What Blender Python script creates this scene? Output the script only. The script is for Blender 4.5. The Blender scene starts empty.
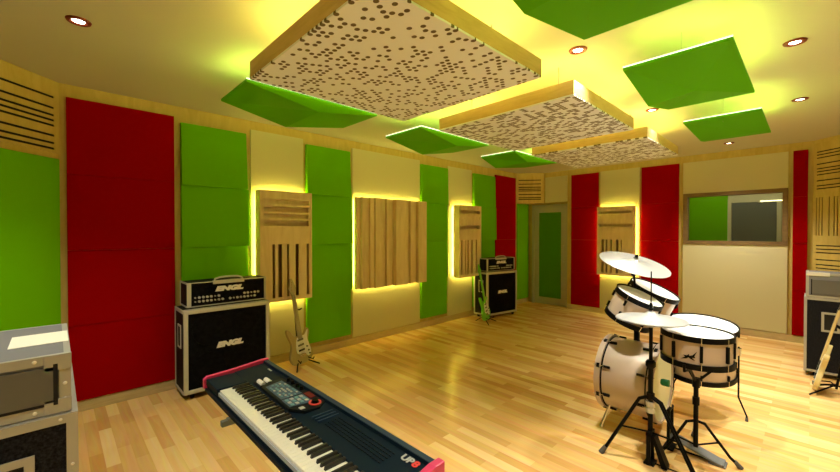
import bpy, bmesh, math, random
from mathutils import Vector, Matrix, Quaternion
random.seed(7)
SC = bpy.context.scene
C = SC.collection
PI = math.pi

# ------------------------------------------------------------------ materials
MATS = {}
def nodes_of(m):
    m.use_nodes = True
    return m.node_tree.nodes, m.node_tree.links, m.node_tree.nodes['Principled BSDF']

def mat(name, col, rough=.5, metal=0., spec=.5, bump=0., bscale=200., coat=0., vary=0., vscale=8.):
    m = bpy.data.materials.new(name)
    N, L, b = nodes_of(m)
    b.inputs['Base Color'].default_value = (*col, 1)
    b.inputs['Roughness'].default_value = rough
    b.inputs['Metallic'].default_value = metal
    b.inputs['Specular IOR Level'].default_value = spec
    b.inputs['Coat Weight'].default_value = coat
    tc = N.new('ShaderNodeTexCoord')
    if bump:
        n = N.new('ShaderNodeTexNoise'); n.inputs['Scale'].default_value = bscale
        L.new(tc.outputs['Object'], n.inputs['Vector'])
        bp = N.new('ShaderNodeBump'); bp.inputs['Strength'].default_value = bump; bp.inputs['Distance'].default_value = .002
        L.new(n.outputs['Fac'], bp.inputs['Height']); L.new(bp.outputs['Normal'], b.inputs['Normal'])
    if vary:
        n = N.new('ShaderNodeTexNoise'); n.inputs['Scale'].default_value = vscale; n.inputs['Detail'].default_value = 4
        L.new(tc.outputs['Object'], n.inputs['Vector'])
        r = N.new('ShaderNodeValToRGB')
        r.color_ramp.elements[0].position = .3; r.color_ramp.elements[1].position = .7
        r.color_ramp.elements[0].color = tuple(c * (1 - vary) for c in col) + (1,)
        r.color_ramp.elements[1].color = tuple(min(1, c * (1 + vary)) for c in col) + (1,)
        L.new(n.outputs['Fac'], r.inputs['Fac']); L.new(r.outputs['Color'], b.inputs['Base Color'])
    MATS[name] = m
    return m

def wood(name, c1, c2, rough=.45, scale=(1, 1, 1), grain=6.):
    m = bpy.data.materials.new(name)
    N, L, b = nodes_of(m)
    tc = N.new('ShaderNodeTexCoord'); mp = N.new('ShaderNodeMapping')
    mp.inputs['Scale'].default_value = scale
    L.new(tc.outputs['Object'], mp.inputs['Vector'])
    n = N.new('ShaderNodeTexNoise'); n.inputs['Scale'].default_value = grain; n.inputs['Detail'].default_value = 6; n.inputs['Distortion'].default_value = 1.2
    L.new(mp.outputs['Vector'], n.inputs['Vector'])
    r = N.new('ShaderNodeValToRGB')
    r.color_ramp.elements[0].position = .3; r.color_ramp.elements[1].position = .72
    r.color_ramp.elements[0].color = (*c1, 1); r.color_ramp.elements[1].color = (*c2, 1)
    L.new(n.outputs['Fac'], r.inputs['Fac']); L.new(r.outputs['Color'], b.inputs['Base Color'])
    b.inputs['Roughness'].default_value = rough
    b.inputs['Specular IOR Level'].default_value = .3
    MATS[name] = m
    return m

def emit(name, col, s):
    m = bpy.data.materials.new(name)
    N, L, b = nodes_of(m)
    b.inputs['Base Color'].default_value = (*col, 1)
    b.inputs['Emission Color'].default_value = (*col, 1)
    b.inputs['Emission Strength'].default_value = s
    MATS[name] = m
    return m

def perforated(name, n, kind, seed, fill):
    """white board with a random pattern of drilled / slotted holes, object space"""
    m = bpy.data.materials.new(name)
    N, L, b = nodes_of(m)
    def math_(op, a, bb=None, c=None):
        q = N.new('ShaderNodeMath'); q.operation = op
        for i, v in enumerate((a, bb, c)):
            if v is None: continue
            if isinstance(v, (int, float)): q.inputs[i].default_value = v
            else: L.new(v, q.inputs[i])
        return q.outputs[0]
    tc = N.new('ShaderNodeTexCoord'); sx = N.new('ShaderNodeSeparateXYZ')
    L.new(tc.outputs['Object'], sx.inputs[0])
    x = math_('MULTIPLY', sx.outputs['X'], n[0]); y = math_('MULTIPLY', sx.outputs['Y'], n[1])
    row = math_('FLOOR', y)
    if kind == 'round':
        par = math_('MODULO', math_('ADD', row, 1000.), 2.)
        x = math_('ADD', x, math_('MULTIPLY', par, .5))
    col = math_('FLOOR', x)
    fx = math_('SUBTRACT', math_('SUBTRACT', x, col), .5); fy = math_('SUBTRACT', math_('SUBTRACT', y, row), .5)
    cb = N.new('ShaderNodeCombineXYZ')
    L.new(col, cb.inputs[0]); L.new(row, cb.inputs[1]); cb.inputs[2].default_value = seed
    wn = N.new('ShaderNodeTexWhiteNoise'); wn.noise_dimensions = '3D'
    L.new(cb.outputs[0], wn.inputs['Vector'])
    on = math_('LESS_THAN', wn.outputs['Value'], fill)
    if kind == 'round':
        d = math_('SQRT', math_('ADD', math_('MULTIPLY', fx, fx), math_('MULTIPLY', fy, fy)))
        inside = math_('LESS_THAN', d, .37)
    else:
        inside = math_('MULTIPLY', math_('LESS_THAN', math_('ABSOLUTE', fx), .46), math_('LESS_THAN', math_('ABSOLUTE', fy), .36))
    fac = math_('MULTIPLY', inside, on)
    mix = N.new('ShaderNodeMix'); mix.data_type = 'RGBA'
    mix.inputs['A'].default_value = (.88, .94, .98, 1); mix.inputs['B'].default_value = (.13, .10, .05, 1)
    L.new(fac, mix.inputs['Factor']); L.new(mix.outputs['Result'], b.inputs['Base Color'])
    b.inputs['Roughness'].default_value = .7
    MATS[name] = m
    return m

def floor_mat():
    m = bpy.data.materials.new('maple_strip_floor')
    N, L, b = nodes_of(m)
    tc = N.new('ShaderNodeTexCoord')
    br = N.new('ShaderNodeTexBrick')
    br.offset = .37; br.offset_frequency = 2; br.squash = 1
    br.inputs['Scale'].default_value = 1.
    br.inputs['Brick Width'].default_value = .62; br.inputs['Row Height'].default_value = .075
    br.inputs['Mortar Size'].default_value = .0007; br.inputs['Bias'].default_value = 0.
    br.inputs['Color1'].default_value = (0, 0, 0, 1); br.inputs['Color2'].default_value = (1, 1, 1, 1)
    br.inputs['Mortar'].default_value = (.25, .25, .25, 1)
    L.new(tc.outputs['Object'], br.inputs['Vector'])
    r = N.new('ShaderNodeValToRGB')
    e = r.color_ramp.elements
    e[0].position = 0; e[0].color = (.66, .36, .11, 1)
    e[1].position = 1; e[1].color = (.93, .68, .31, 1)
    k = e.new(.35); k.color = (.80, .47, .17, 1)
    k = e.new(.7); k.color = (.87, .57, .23, 1)
    L.new(br.outputs['Color'], r.inputs['Fac'])
    mp = N.new('ShaderNodeMapping'); mp.inputs['Scale'].default_value = (1.2, 14, 1)
    L.new(tc.outputs['Object'], mp.inputs['Vector'])
    n = N.new('ShaderNodeTexNoise'); n.inputs['Scale'].default_value = 2.2; n.inputs['Detail'].default_value = 6; n.inputs['Distortion'].default_value = .6
    L.new(mp.outputs['Vector'], n.inputs['Vector'])
    mx = N.new('ShaderNodeMix'); mx.data_type = 'RGBA'; mx.blend_type = 'SOFT_LIGHT'
    mx.inputs['Factor'].default_value = .55
    L.new(r.outputs['Color'], mx.inputs['A']); L.new(n.outputs['Color'], mx.inputs['B'])
    L.new(mx.outputs['Result'], b.inputs['Base Color'])
    b.inputs['Roughness'].default_value = .16
    b.inputs['Specular IOR Level'].default_value = .55
    MATS['floor'] = m
    return m

wood('ply', (.52, .38, .10), (.63, .48, .15), .5, (3, 3, .7), 4)
wood('diff_wood', (.70, .53, .29), (.82, .66, .39), .5, (3, 3, .5), 4)
wood('diff_dark', (.26, .15, .05), (.34, .21, .08), .6, (3, 3, .5), 4)
wood('cloud_wood', (.52, .36, .12), (.64, .46, .18), .45, (1, 1, 6), 4)
wood('frame_wood', (.17, .10, .04), (.24, .15, .06), .5, (1, 1, 4), 5)
wood('skirt', (.52, .40, .20), (.62, .49, .27), .45, (1, 1, 6), 5)
floor_mat()
mat('green', (.145, .47, .0), .85, bump=.25, bscale=350, spec=.04)
mat('green_gloss', (.10, .44, .0), .5, spec=.06)
mat('red', (.32, .0, .0), .85, bump=.25, bscale=350, spec=.03)
mat('cream', (.64, .59, .36), .7, bump=.2, bscale=350, spec=.2)
mat('ceil', (.60, .58, .42), .8)
mat('door_grey', (.42, .41, .28), .55)
mat('door_green', (.075, .27, .0), .8, spec=.05)
mat('black', (.002, .002, .002), .5, spec=.12)
mat('slot', (.006, .005, .003), .9)
mat('tolex', (.008, .008, .009), .6, spec=.12, bump=.8, bscale=260)
mat('carpet', (.012, .012, .014), .95, spec=.1, bump=1., bscale=180, vary=.8, vscale=120)
mat('grille', (.006, .006, .007), .8, spec=.05, bump=.8, bscale=500, vary=.5, vscale=30)
mat('trim_cream', (.54, .52, .45), .5)
mat('alu', (.40, .39, .34), .42, .3)
mat('alu_bright', (.80, .79, .74), .35, .4)
mat('chrome', (.75, .75, .75), .12, 1.)
mat('case_grey', (.19, .19, .20), .6, spec=.2)
mat('rack_grey', (.11, .105, .09), .5)
mat('paper', (.85, .84, .72), .6)
mat('drum_shell', (.50, .40, .335), .28, coat=.4)
mat('drum_head', (.92, .92, .90), .35)
mat('bass_head', (.62, .66, .45), .35)
mat('cymbal', (.52, .53, .55), .30, .4)
mat('white', (.82, .82, .78), .4)
mat('ivory', (.86, .84, .74), .3, coat=.4)
mat('ebony', (.022, .020, .017), .3, spec=.3)
mat('navy', (.004, .013, .026), .5, spec=.10)
mat('navy_dark', (.003, .006, .010), .5, spec=.2)
mat('panel_blue', (.05, .11, .17), .35)
mat('button_blue', (.16, .35, .40), .4)
mat('keyslip', (.42, .47, .52), .4)
mat('pink', (.72, .05, .17), .35)
mat('red_dark', (.15, .0, .012), .3)
mat('red_logo', (.75, .06, .06), .4)
mat('pale_grey', (.45, .47, .46), .4)
mat('guitar_gold', (.42, .34, .13), .3, coat=.4)
mat('guitar_green', (.14, .58, .02), .3, coat=.4)
mat('guitar_cream', (.62, .50, .22), .3, coat=.4)
mat('neck_tan', (.42, .36, .22), .45)
mat('felt_green', (.02, .25, .13), .9)
mat('rubber', (.10, .10, .10), .8)
mat('pedal_grey', (.18, .19, .20), .5, .3)
mat('ctl_grey', (.12, .13, .10), .5)
mat('copper', (.20, .03, .012), .45, .2)
emit('led', (1., .92, .22), 30.)
emit('led_wall', (1., .88, .16), 60.)
emit('painted_edge_glow', (.95, 1., .80), 1.2)  # glow that stands for bright light on the panel edging
emit('led_green', (.95, .97, .20), 30.)
emit('lamp', (1., .93, .75), 12.)
emit('tube', (1., .95, .6), 3.)
perforated('perf_round', (27., 31.), 'round', 3., .41)
perforated('perf_slot', (26., 33.), 'square', 11., .44)
perforated('perf_slot_small', (28., 36.), 'square', 23., .44)
g = bpy.data.materials.new('glass'); N_, L_, b_ = nodes_of(g)
b_.inputs['Base Color'].default_value = (.9, .95, .9, 1); b_.inputs['Roughness'].default_value = .02
b_.inputs['Transmission Weight'].default_value = 1.; b_.inputs['IOR'].default_value = 1.3
MATS['glass'] = g

# ------------------------------------------------------------------ mesh helpers
class MB:
    def __init__(s): s.bm = bmesh.new()
    def box(s, a, b, bev=0, M=None):
        a = Vector(a); b = Vector(b)
        vs = [s.bm.verts.new((x, y, z)) for x in (a.x, b.x) for y in (a.y, b.y) for z in (a.z, b.z)]
        f = [(0, 1, 3, 2), (4, 6, 7, 5), (0, 4, 5, 1), (2, 3, 7, 6), (0, 2, 6, 4), (1, 5, 7, 3)]
        fs = [s.bm.faces.new([vs[i] for i in q]) for q in f]
        bmesh.ops.recalc_face_normals(s.bm, faces=fs)
        if bev:
            es = list({e for q in fs for e in q.edges})
            r = bmesh.ops.bevel(s.bm, geom=es, offset=bev, segments=2, profile=.5, affect='EDGES')
            vs = [v for v in r['verts']]
        if M is not None:
            vs2 = set(v for v in vs if v.is_valid)
            bmesh.ops.transform(s.bm, matrix=M, verts=list(vs2))
        return s
    def prism(s, pts, axis, a, b, bev=0):
        """pts 2D polygon extruded along axis (0,1,2) from a to b"""
        def mk(p, t):
            q = [0, 0, 0]; o = [i for i in range(3) if i != axis]
            q[axis] = t; q[o[0]] = p[0]; q[o[1]] = p[1]
            return s.bm.verts.new(q)
        A = [mk(p, a) for p in pts]; B = [mk(p, b) for p in pts]
        fs = [s.bm.faces.new(A), s.bm.faces.new(B[::-1])]
        n = len(pts)
        for i in range(n): fs.append(s.bm.faces.new((A[i], B[i], B[(i + 1) % n], A[(i + 1) % n])))
        bmesh.ops.recalc_face_normals(s.bm, faces=fs)
        if bev:
            es = list({e for q in fs[:2] for e in q.edges})
            bmesh.ops.bevel(s.bm, geom=es, offset=bev, segments=2, profile=.5, affect='EDGES')
        return s
    def ring(s, c, u, v, r, n):
        return [s.bm.verts.new(c + u * (r * math.cos(2 * PI * k / n)) + v * (r * math.sin(2 * PI * k / n))) for k in range(n)]
    def tube(s, pts, r, n=10, cap=True):
        pts = [Vector(p) for p in pts]
        rs = r if isinstance(r, (list, tuple)) else [r] * len(pts)
        prev = None; first = None; fs = []
        d0 = (pts[1] - pts[0]).normalized()
        u = d0.orthogonal().normalized()
        for i, p in enumerate(pts):
            if i == 0: d = d0
            elif i == len(pts) - 1: d = (pts[i] - pts[i - 1]).normalized()
            else: d = ((pts[i + 1] - pts[i]).normalized() + (pts[i] - pts[i - 1]).normalized()).normalized()
            u = (u - d * u.dot(d)).normalized(); v = d.cross(u)
            rg = s.ring(p, u, v, rs[i], n)
            if prev:
                for k in range(n): fs.append(s.bm.faces.new((prev[k], prev[(k + 1) % n], rg[(k + 1) % n], rg[k])))
            else: first = rg
            prev = rg
        if cap: fs.append(s.bm.faces.new(first[::-1])); fs.append(s.bm.faces.new(prev))
        for q in fs: q.smooth = len(q.verts) == 4
        return s
    def lathe(s, prof, c=(0, 0, 0), axis=(0, 0, 1), n=40, closed=False):
        """prof: list of (r, h)"""
        c = Vector(c); d = Vector(axis).normalized(); u = d.orthogonal().normalized(); v = d.cross(u)
        prev = None; first = None; fs = []
        for (r, hh) in prof:
            rg = [s.bm.verts.new(c + d * hh)] if r < 1e-6 else s.ring(c + d * hh, u, v, r, n)
            if prev: fs += s.bridge(prev, rg, n)
            else: first = rg
            prev = rg
        if closed: fs += s.bridge(prev, first, n)
        bmesh.ops.recalc_face_normals(s.bm, faces=fs)
        for q in fs: q.smooth = True
        return s
    def bridge(s, A, B, n):
        fs = []
        for k in range(n):
            a, a2 = (A[0], A[0]) if len(A) == 1 else (A[k], A[(k + 1) % n])
            b, b2 = (B[0], B[0]) if len(B) == 1 else (B[k], B[(k + 1) % n])
            if a is a2 and b is b2: continue
            if a is a2: fs.append(s.bm.faces.new((a, b2, b)))
            elif b is b2: fs.append(s.bm.faces.new((a, a2, b)))
            else: fs.append(s.bm.faces.new((a, a2, b2, b)))
        return fs
    def poly(s, verts, faces):
        vs = [s.bm.verts.new(v) for v in verts]
        fs = [s.bm.faces.new([vs[i] for i in f]) for f in faces]
        bmesh.ops.recalc_face_normals(s.bm, faces=fs)
        return s
    def xf(s, M):
        bmesh.ops.transform(s.bm, matrix=M, verts=s.bm.verts[:]); return s
    def build(s, name, m, parent=None, auto=True):
        me = bpy.data.meshes.new(name); s.bm.to_mesh(me); s.bm.free()
        o = bpy.data.objects.new(name, me); C.objects.link(o)
        me.materials.append(MATS[m] if isinstance(m, str) else m)
        if parent is not None: o.parent = parent
        if auto:
            md = o.modifiers.new('edge', 'EDGE_SPLIT'); md.split_angle = math.radians(40)
        return o

def tag(o, label=None, cat=None, group=None, kind=None):
    if label: o['label'] = label
    if cat: o['category'] = cat
    if group: o['group'] = group
    if kind: o['kind'] = kind
    return o
def thing(name, label, cat, loc=(0, 0, 0), rz=0, group=None):
    o = bpy.data.objects.new(name, None); C.objects.link(o); o.empty_display_size = .1
    o.location = loc; o.rotation_euler = (0, 0, rz)
    return tag(o, label, cat, group)
def struct(o): o['kind'] = 'structure'; return o
def text(body, size, name, m, parent, M, depth=.001, shear=0., bold=.0, xs=1.):
    cu = bpy.data.curves.new(name, 'FONT'); cu.body = body; cu.size = size; cu.extrude = depth
    cu.align_x = 'CENTER'; cu.align_y = 'CENTER'; cu.shear = shear; cu.offset = bold
    t = bpy.data.objects.new('tmp', cu); C.objects.link(t)
    bpy.context.view_layer.update()
    me = bpy.data.meshes.new_from_object(t.evaluated_get(bpy.context.evaluated_depsgraph_get()))
    bpy.data.objects.remove(t)
    me.transform(M @ Matrix.Diagonal((xs, 1, 1, 1)))
    me.name = name; me.materials.clear(); me.materials.append(MATS[m])
    o = bpy.data.objects.new(name, me); C.objects.link(o); o.parent = parent
    return o
def frame_M(o, x, y, z=None):
    x = Vector(x).normalized(); y = Vector(y).normalized(); z = x.cross(y) if z is None else Vector(z)
    M = Matrix((x, y, z)).transposed().to_4x4(); M.translation = Vector(o); return M

# ------------------------------------------------------------------ room shell
XL, YB, H = -4.242, 7.242, 2.708
XR, YF = .95, -1.55
CL = (-4.242, .024)          # left wall meets the near left chamfer
CLe = (-4.242 + 1.35, .024 - 1.35)
CR = (.014, 7.242); CRe = (.95, 7.242 - .936)
S2 = math.sqrt(.5)
struct(MB().box((XL - .3, YF - .1, -.1), (XR + .3, YB + .15, 0)).build('floor', 'floor'))
struct(MB().box((XL - .3, YF - .1, H), (XR + .3, YB + .15, H + .1)).build('ceiling', 'ceil'))
struct(MB().box((XL - .12, CL[1] - .1, 0), (XL, YB + .15, H)).build('wall_left', 'ply'))
# back wall with door and window openings
WX0, WX1, WZ0, WZ1 = -1.425, -.225, 1.31, 2.105
DX1, DZ1 = -3.32, 2.09
w = MB()
w.box((XL, YB, DZ1), (DX1, YB + .13, H))
w.box((DX1, YB, 0), (WX0, YB + .13, H))
w.box((WX0, YB, 0), (WX1, YB + .13, WZ0)); w.box((WX0, YB, WZ1), (WX1, YB + .13, H))
w.box((WX1, YB, 0), (CR[0] + .12, YB + .13, H))
struct(w.build('wall_back', 'ply'))
struct(MB().box((XL, YB + .1, 0), (DX1, YB + .13, DZ1)).build('wall_door_recess', 'ply'))
def slab(name, p, q, th, m, z0=0, z1=H):
    p = Vector((*p, 0)); q = Vector((*q, 0)); d = (q - p).normalized(); n = Vector((d.y, -d.x, 0))
    return MB().prism([(p.x, p.y), (q.x, q.y), (q.x + n.x * th, q.y + n.y * th), (p.x + n.x * th, p.y + n.y * th)], 2, z0, z1).build(name, m)
struct(slab('wall_near_left_chamfer', CLe, CL, -.12, 'ply'))
struct(slab('wall_far_right_chamfer', CR, CRe, -.12, 'ply'))
struct(MB().box((XR, YF, 0), (XR + .12, CRe[1], H)).build('wall_right', 'cream'))
struct(MB().box((CLe[0] - .1, YF - .1, 0), (XR + .12, YF, H)).build('wall_front', 'cream'))
struct(slab('wall_near_left', (CLe[0], YF), CLe, -.12, 'ply'))
# skirting
struct(MB().box((XL, CL[1], 0), (XL + .022, 7.242, .09), .003).build('baseboard_left', 'skirt'))
struct(MB().box((DX1, YB - .022, 0), (CR[0] - .02, YB, .09), .003).build('baseboard_back', 'skirt'))
# bulkhead over the door corner
struct(MB().prism([(-4.242, 6.852), (-3.805, 7.20), (-3.805, 7.242), (-4.242, 7.242)], 2, DZ1, H).build('trim_1', 'ply'))

def chamfer_frame(p, q):
    p = Vector((*p, 0)); q = Vector((*q, 0)); d = (q - p).normalized()
    return p, d
# slotted boards ---------------------------------------------------------------
def slot_board(name, label, p, d, n, u0, u1, z0, z1, hs=(), vs=(), hu=None, group=None, th=.018, vz=None):
    """board on a wall plane: origin p, direction d, normal n (into the room)"""
    d = Vector(d); n = Vector(n); p = Vector(p)
    t = thing(name, label, 'slotted board', tuple(p + d * u0 + Vector((0, 0, z0))), group=group)
    o = p + d * u0 + Vector((0, 0, z0))
    def bx(mb, a0, a1, b0, b1, t0, t1):
        M = Matrix((d, n, Vector((0, 0, 1)))).transposed().to_4x4()
        mb.box((a0, t0, b0), (a1, t1, b1), 0, M)
    back = MB(); bx(back, 0, u1 - u0, 0, z1 - z0, .0005, .003); back.build('backing', 'slot', t)
    f = MB()
    # horizontal slots
    u0_, u1_ = hu
    hz = sorted([(z - z0 - w / 2, z - z0 + w / 2, 'h') for z, w in hs])
    items = list(hz)
    if vz: items.append((vz[0] - z0, vz[1] - z0, 'v'))
    items.sort()
    cur = 0
    for (a, b, k) in items:
        bx(f, 0, u1 - u0, cur, a, .003, th)
        if k == 'h':
            bx(f, 0, u0_ - u0, a, b, .003, th); bx(f, u1_ - u0, u1 - u0, a, b, .003, th)
        else:
            cu = 0
            for (c0, c1) in vs:
                bx(f, cu, c0 - u0, a, b, .003, th); cu = c1 - u0
            bx(f, cu, u1 - u0, a, b, .003, th)
        cur = b
    bx(f, 0, u1 - u0, cur, z1 - z0, .003, th)
    f.build('slotted_face', 'ply', t)
    return t
# near left chamfer: slots above the green panel (u measured from the corner towards the camera)
nL = Vector((S2, S2, 0)); dL = Vector((S2, -S2, 0))
slot_board('slotted_board', 'golden plywood board with long black slots above the dark green panel at the left edge', (*CL, 0), dL, nL, .0, 1.15, 2.135, 2.705,
           [(z, .018) for z in (2.573, 2.488, 2.43, 2.389, 2.348, 2.269, 2.209, 2.165)], hu=(.038, 1.0), th=.010)
p = MB().box((0, 0, 0), (1.05, .022, 1.985), .004)
M = Matrix((dL, nL, Vector((0, 0, 1)))).transposed().to_4x4(); M.translation = Vector((*CL, .10)) + dL * .012 + nL * .001
tag(p.xf(M).build('acoustic_panel', 'green'), 'large dark green wall panel under the slotted board, behind the flight cases', 'acoustic panel', 'green wall panels')
# far right chamfer
nR = Vector((-S2, -S2, 0)); dR = Vector((S2, -S2, 0))
slot_board('slotted_board', 'plywood board of horizontal and vertical black slots in the far right corner', (*CR, 0), dR, nR, .01, 1.30, .12, 2.66,
           [(z, .014) for z in (2.545, 2.506, 2.466, 2.385, 2.326, 2.287, 2.247, 2.169, 2.103, 2.064, 1.323, 1.277, 1.231, 1.139, 1.074, 1.028, .989)],
           vs=[(.045 + k, .045 + k + .013) for k in (0, .036, .073, .158, .218, .257, .33, .37, .41, .5, .56, .6)], hu=(.045, .66), vz=(1.454, 1.952), th=.012)
# corner vent over the door
a = Vector((-4.242, 6.852, 0)); b = Vector((-3.805, 7.20, 0)); dC = (b - a).normalized(); nC = Vector((dC.y, -dC.x, 0))
Lc = (b - a).length
slot_board('slotted_board', 'small plywood board of short horizontal slots in the corner above the door', tuple(a), dC, nC, .005, Lc - .005, 2.10, 2.69,
           [(z, .018) for z in (2.562, 2.484, 2.418, 2.379, 2.344, 2.27, 2.204, 2.171)], hu=(.05, Lc - .06), th=.01)
tag(MB().box((-3.79, YB - .022, 2.10), (-3.33, YB - .001, 2.61), .003).build('acoustic_panel', 'cream'), 'small plain cream panel directly above the door', 'acoustic panel', 'cream wall panels')

# ------------------------------------------------------------------ wall panels
ROWN = ['topmost', 'second from the top', 'third from the top', 'bottom']
def panel_left(y0, y1, z0, z1, m, label, grp, d0, d1):
    """wedge panel on the left wall, d0 depth at top, d1 depth at the bottom"""
    x = XL + .0005
    o = MB().prism([(x, z0), (x + d1, z0), (x + d0, z1), (x, z1)], 1, y0, y1, .0015).build('acoustic_panel', m)
    return tag(o, label, 'acoustic panel', grp)
def panel_back(x0, x1, z0, z1, m, label, grp, d0, d1):
    y = YB - .0005
    o = MB().prism([(y, z0), (y - d1, z0), (y - d0, z1), (y, z1)], 0, x0, x1, .0015).build('acoustic_panel', m)
    return tag(o, label, 'acoustic panel', grp)
GR, RD, CM = 'green wall panels', 'red wall panels', 'cream wall panels'
def col_left(y0, y1, top, bot, m, where, grp, prof):
    hh = (top - bot) / 4
    for k in range(4):
        s = .0011
        panel_left(y0 + prof[k][2], y1 + prof[k][3], top - (k + 1) * hh + s, top - k * hh - s, m, '%s panel, %s in %s' % ('red' if m == 'red' else 'green', ROWN[k], where), grp, prof[k][0], prof[k][1])
flat = [(.026, .030, 0, 0)] * 4
col_left(.072, .822, 2.60, .095, 'red', 'the wide red column nearest the camera', RD, flat)
col_left(.875, 1.478, 2.552, .152, 'green', 'the green column above the big amplifier', GR, [(.035, .085, 0, 0), (.050, .065, .0, .02), (.035, .07, 0, 0.01), (.045, .05, 0, 0)])
col_left(2.172, 2.79, 2.552, .152, 'green', 'the green column right of the gold guitar', GR, [(.035, .065, 0, 0), (.050, .075, 0, .012), (.050, .070, 0, .012), (.045, .045, 0, 0)])
col_left(4.085, 4.668, 2.552, .152, 'green', 'the green column right of the ridged diffuser', GR, [(.045, .06, 0, .03), (.055, .065, .08, .0), (.055, .065, .08, .0), (.05, .05, 0, 0)])
col_left(5.40, 6.05, 2.552, .152, 'green', 'the green column behind the far amplifier', GR, [(.045, .06, 0, 0), (.055, .065, 0, .02), (.05, .055, 0, -.02), (.05, .05, 0, 0)])
col_left(6.09, 6.80, 2.60, .095, 'red', 'the far red column of the left wall', RD, flat)
panel_left(1.53, 2.14, .10, 2.61, 'cream', 'narrow cream wall panel behind the slotted box by the gold guitar', CM, .02, .02)
panel_left(2.835, 4.075, .10, 2.61, 'cream', 'wide cream wall panel behind the ridged diffuser', CM, .02, .02)
panel_left(4.735, 5.36, .10, 2.60, 'cream', 'narrow cream wall panel behind the slotted box near the far amplifier', CM, .02, .02)
tag(MB().box((XL + .001, 6.87, .1), (XL + .025, 7.315, 2.085), .003).build('acoustic_panel', 'green'), 'green wall panel in the corner niche left of the door', 'acoustic panel', GR)

def col_back(x0, x1, top, bot, where, prof=flat):
    hh = (top - bot) / 4
    for k in range(4):
        s = .0011
        panel_back(x0, x1 + prof[k][3], top - (k + 1) * hh + s, top - k * hh - s, 'red', 'red panel, %s in %s' % (ROWN[k], where), RD, prof[k][0], prof[k][1])
col_back(-3.245, -2.735, 2.60, .10, 'the red column right of the door', [(.026, .026, 0, 0)] * 3 + [(.03, .03, 0, .03)])
col_back(-2.025, -1.485, 2.60, .10, 'the red column left of the window')
col_back(-.178, -.036, 2.60, .10, 'the narrow red column right of the window')
panel_back(-2.705, -2.055, .10, 2.61, 'cream', 'cream wall panel behind the slotted box, above the drum kit', CM, .02, .02)
# cream panel around the window
y0, y1 = YB - .021, YB - .001
w = MB()
w.box((-1.43, y0, .10), (-.225, y1, WZ0), .003)
tag(w.build('acoustic_panel', 'cream'), 'wide cream wall panel below the studio window', 'acoustic panel', CM)
tag(MB().box((-1.43, y0, WZ1), (-.225, y1, 2.60), .003).build('acoustic_panel', 'cream'), 'wide cream wall panel above the studio window', 'acoustic panel', CM)

# ------------------------------------------------------------------ door
d = struct(thing('door_1', None, None, (-4.13, YB + .07, 0)))
f = MB(); x0, x1 = 0, .80
f.box((x0, -.02, 0), (x0 + .055, .025, 2.065), .004); f.box((x1 - .055, -.02, 0), (x1, .025, 2.065), .004); f.box((x0 + .055, -.02, 2.02), (x1 - .055, .025, 2.065), .004)
f.build('door_frame', 'door_grey', d)
f = MB(); f.box((.058, -.01, .01), (.16, .02, 2.015), .003); f.box((.64, -.01, .01), (.742, .02, 2.015), .003); f.box((.16, -.01, 1.90), (.64, .02, 2.015), .003); f.box((.16, -.01, .01), (.64, .02, .15), .003)
f.build('door_leaf', 'door_grey', d)
MB().box((.16, .0, .15), (.64, .012, 1.90)).build('door_panel', 'door_green', d)
hb = MB(); hb.tube([(.70, -.01, .90), (.70, -.055, .90), (.70, -.055, 1.22), (.70, -.01, 1.22)], .009); hb.build('door_handle', 'alu', d)
struct(MB().box((-3.33, YB + .0, 0), (-3.32, YB + .1, DZ1)).build('trim_2', 'ply'))

# ------------------------------------------------------------------ window and control room behind
wn = struct(thing('window_1', None, None, (WX0, YB, WZ0)))
W_, H_ = WX1 - WX0, WZ1 - WZ0
f = MB(); ft = .055
f.box((0, -.03, 0), (W_, .12, ft)); f.box((0, -.03, H_ - ft), (W_, .12, H_)); f.box((0, -.03, ft), (ft, .12, H_ - ft)); f.box((W_ - ft, -.03, ft), (W_, .12, H_ - ft))
f.build('window_frame', 'frame_wood', wn)
MB().box((ft, .05, ft), (W_ - ft, .058, H_ - ft)).build('window_pane', 'glass', wn)
cx0, cx1, cy = -2.4, .6, 9.0
w = MB(); w.box((cx0 - .1, cy, 0), (cx1 + .1, cy + .1, 2.6))
struct(w.build('wall_control_room_back', 'cream'))
struct(MB().box((cx0 - .1, YB + .14, 0), (cx0, cy, 2.6)).build('wall_control_room_left', 'cream'))
struct(MB().box((cx1, YB + .14, 0), (cx1 + .1, cy, 2.6)).build('wall_control_room_right', 'cream'))
struct(MB().box((cx0 - .1, YB + .14, 2.6), (cx1 + .1, cy + .1, 2.7)).build('ceiling_control_room', 'ceil'))
struct(MB().box((cx0 - .1, YB + .151, -.1), (cx1 + .1, cy + .1, 0)).build('floor_control_room', 'floor'))
tag(MB().box((-1.95, cy - .05, .3), (-1.08, cy - .001, 2.3), .005).build('acoustic_panel', 'green'), 'green wall panel seen through the left half of the studio window', 'acoustic panel', GR)
sc = thing('grey_screen', 'grey screen in a cream frame behind the right half of the studio window', 'screen', (-.72, cy - .04, .9))
MB().box((-.30, 0, 0), (.30, .03, 1.13)).build('screen_panel', 'ctl_grey', sc)
f = MB(); f.box((-.36, -.01, -.05), (-.305, .035, 1.20)); f.box((.305, -.01, -.05), (.36, .035, 1.20)); f.box((-.305, -.01, 1.135), (.305, .035, 1.20)); f.box((-.305, -.01, -.05), (.305, .035, 0))
f.build('screen_frame', 'cream', sc)
tb = thing('tube_lamp', 'thin glowing tube lamp seen through the top right of the studio window', 'lamp', (-.49, cy - .06, 2.04))
MB().box((-.14, -.012, -.002), (.16, .0, .008)).build('tube', 'tube', tb)
MB().box((-.17, .0, -.02), (.17, .059, .02)).build('housing', 'cream', tb)
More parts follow.
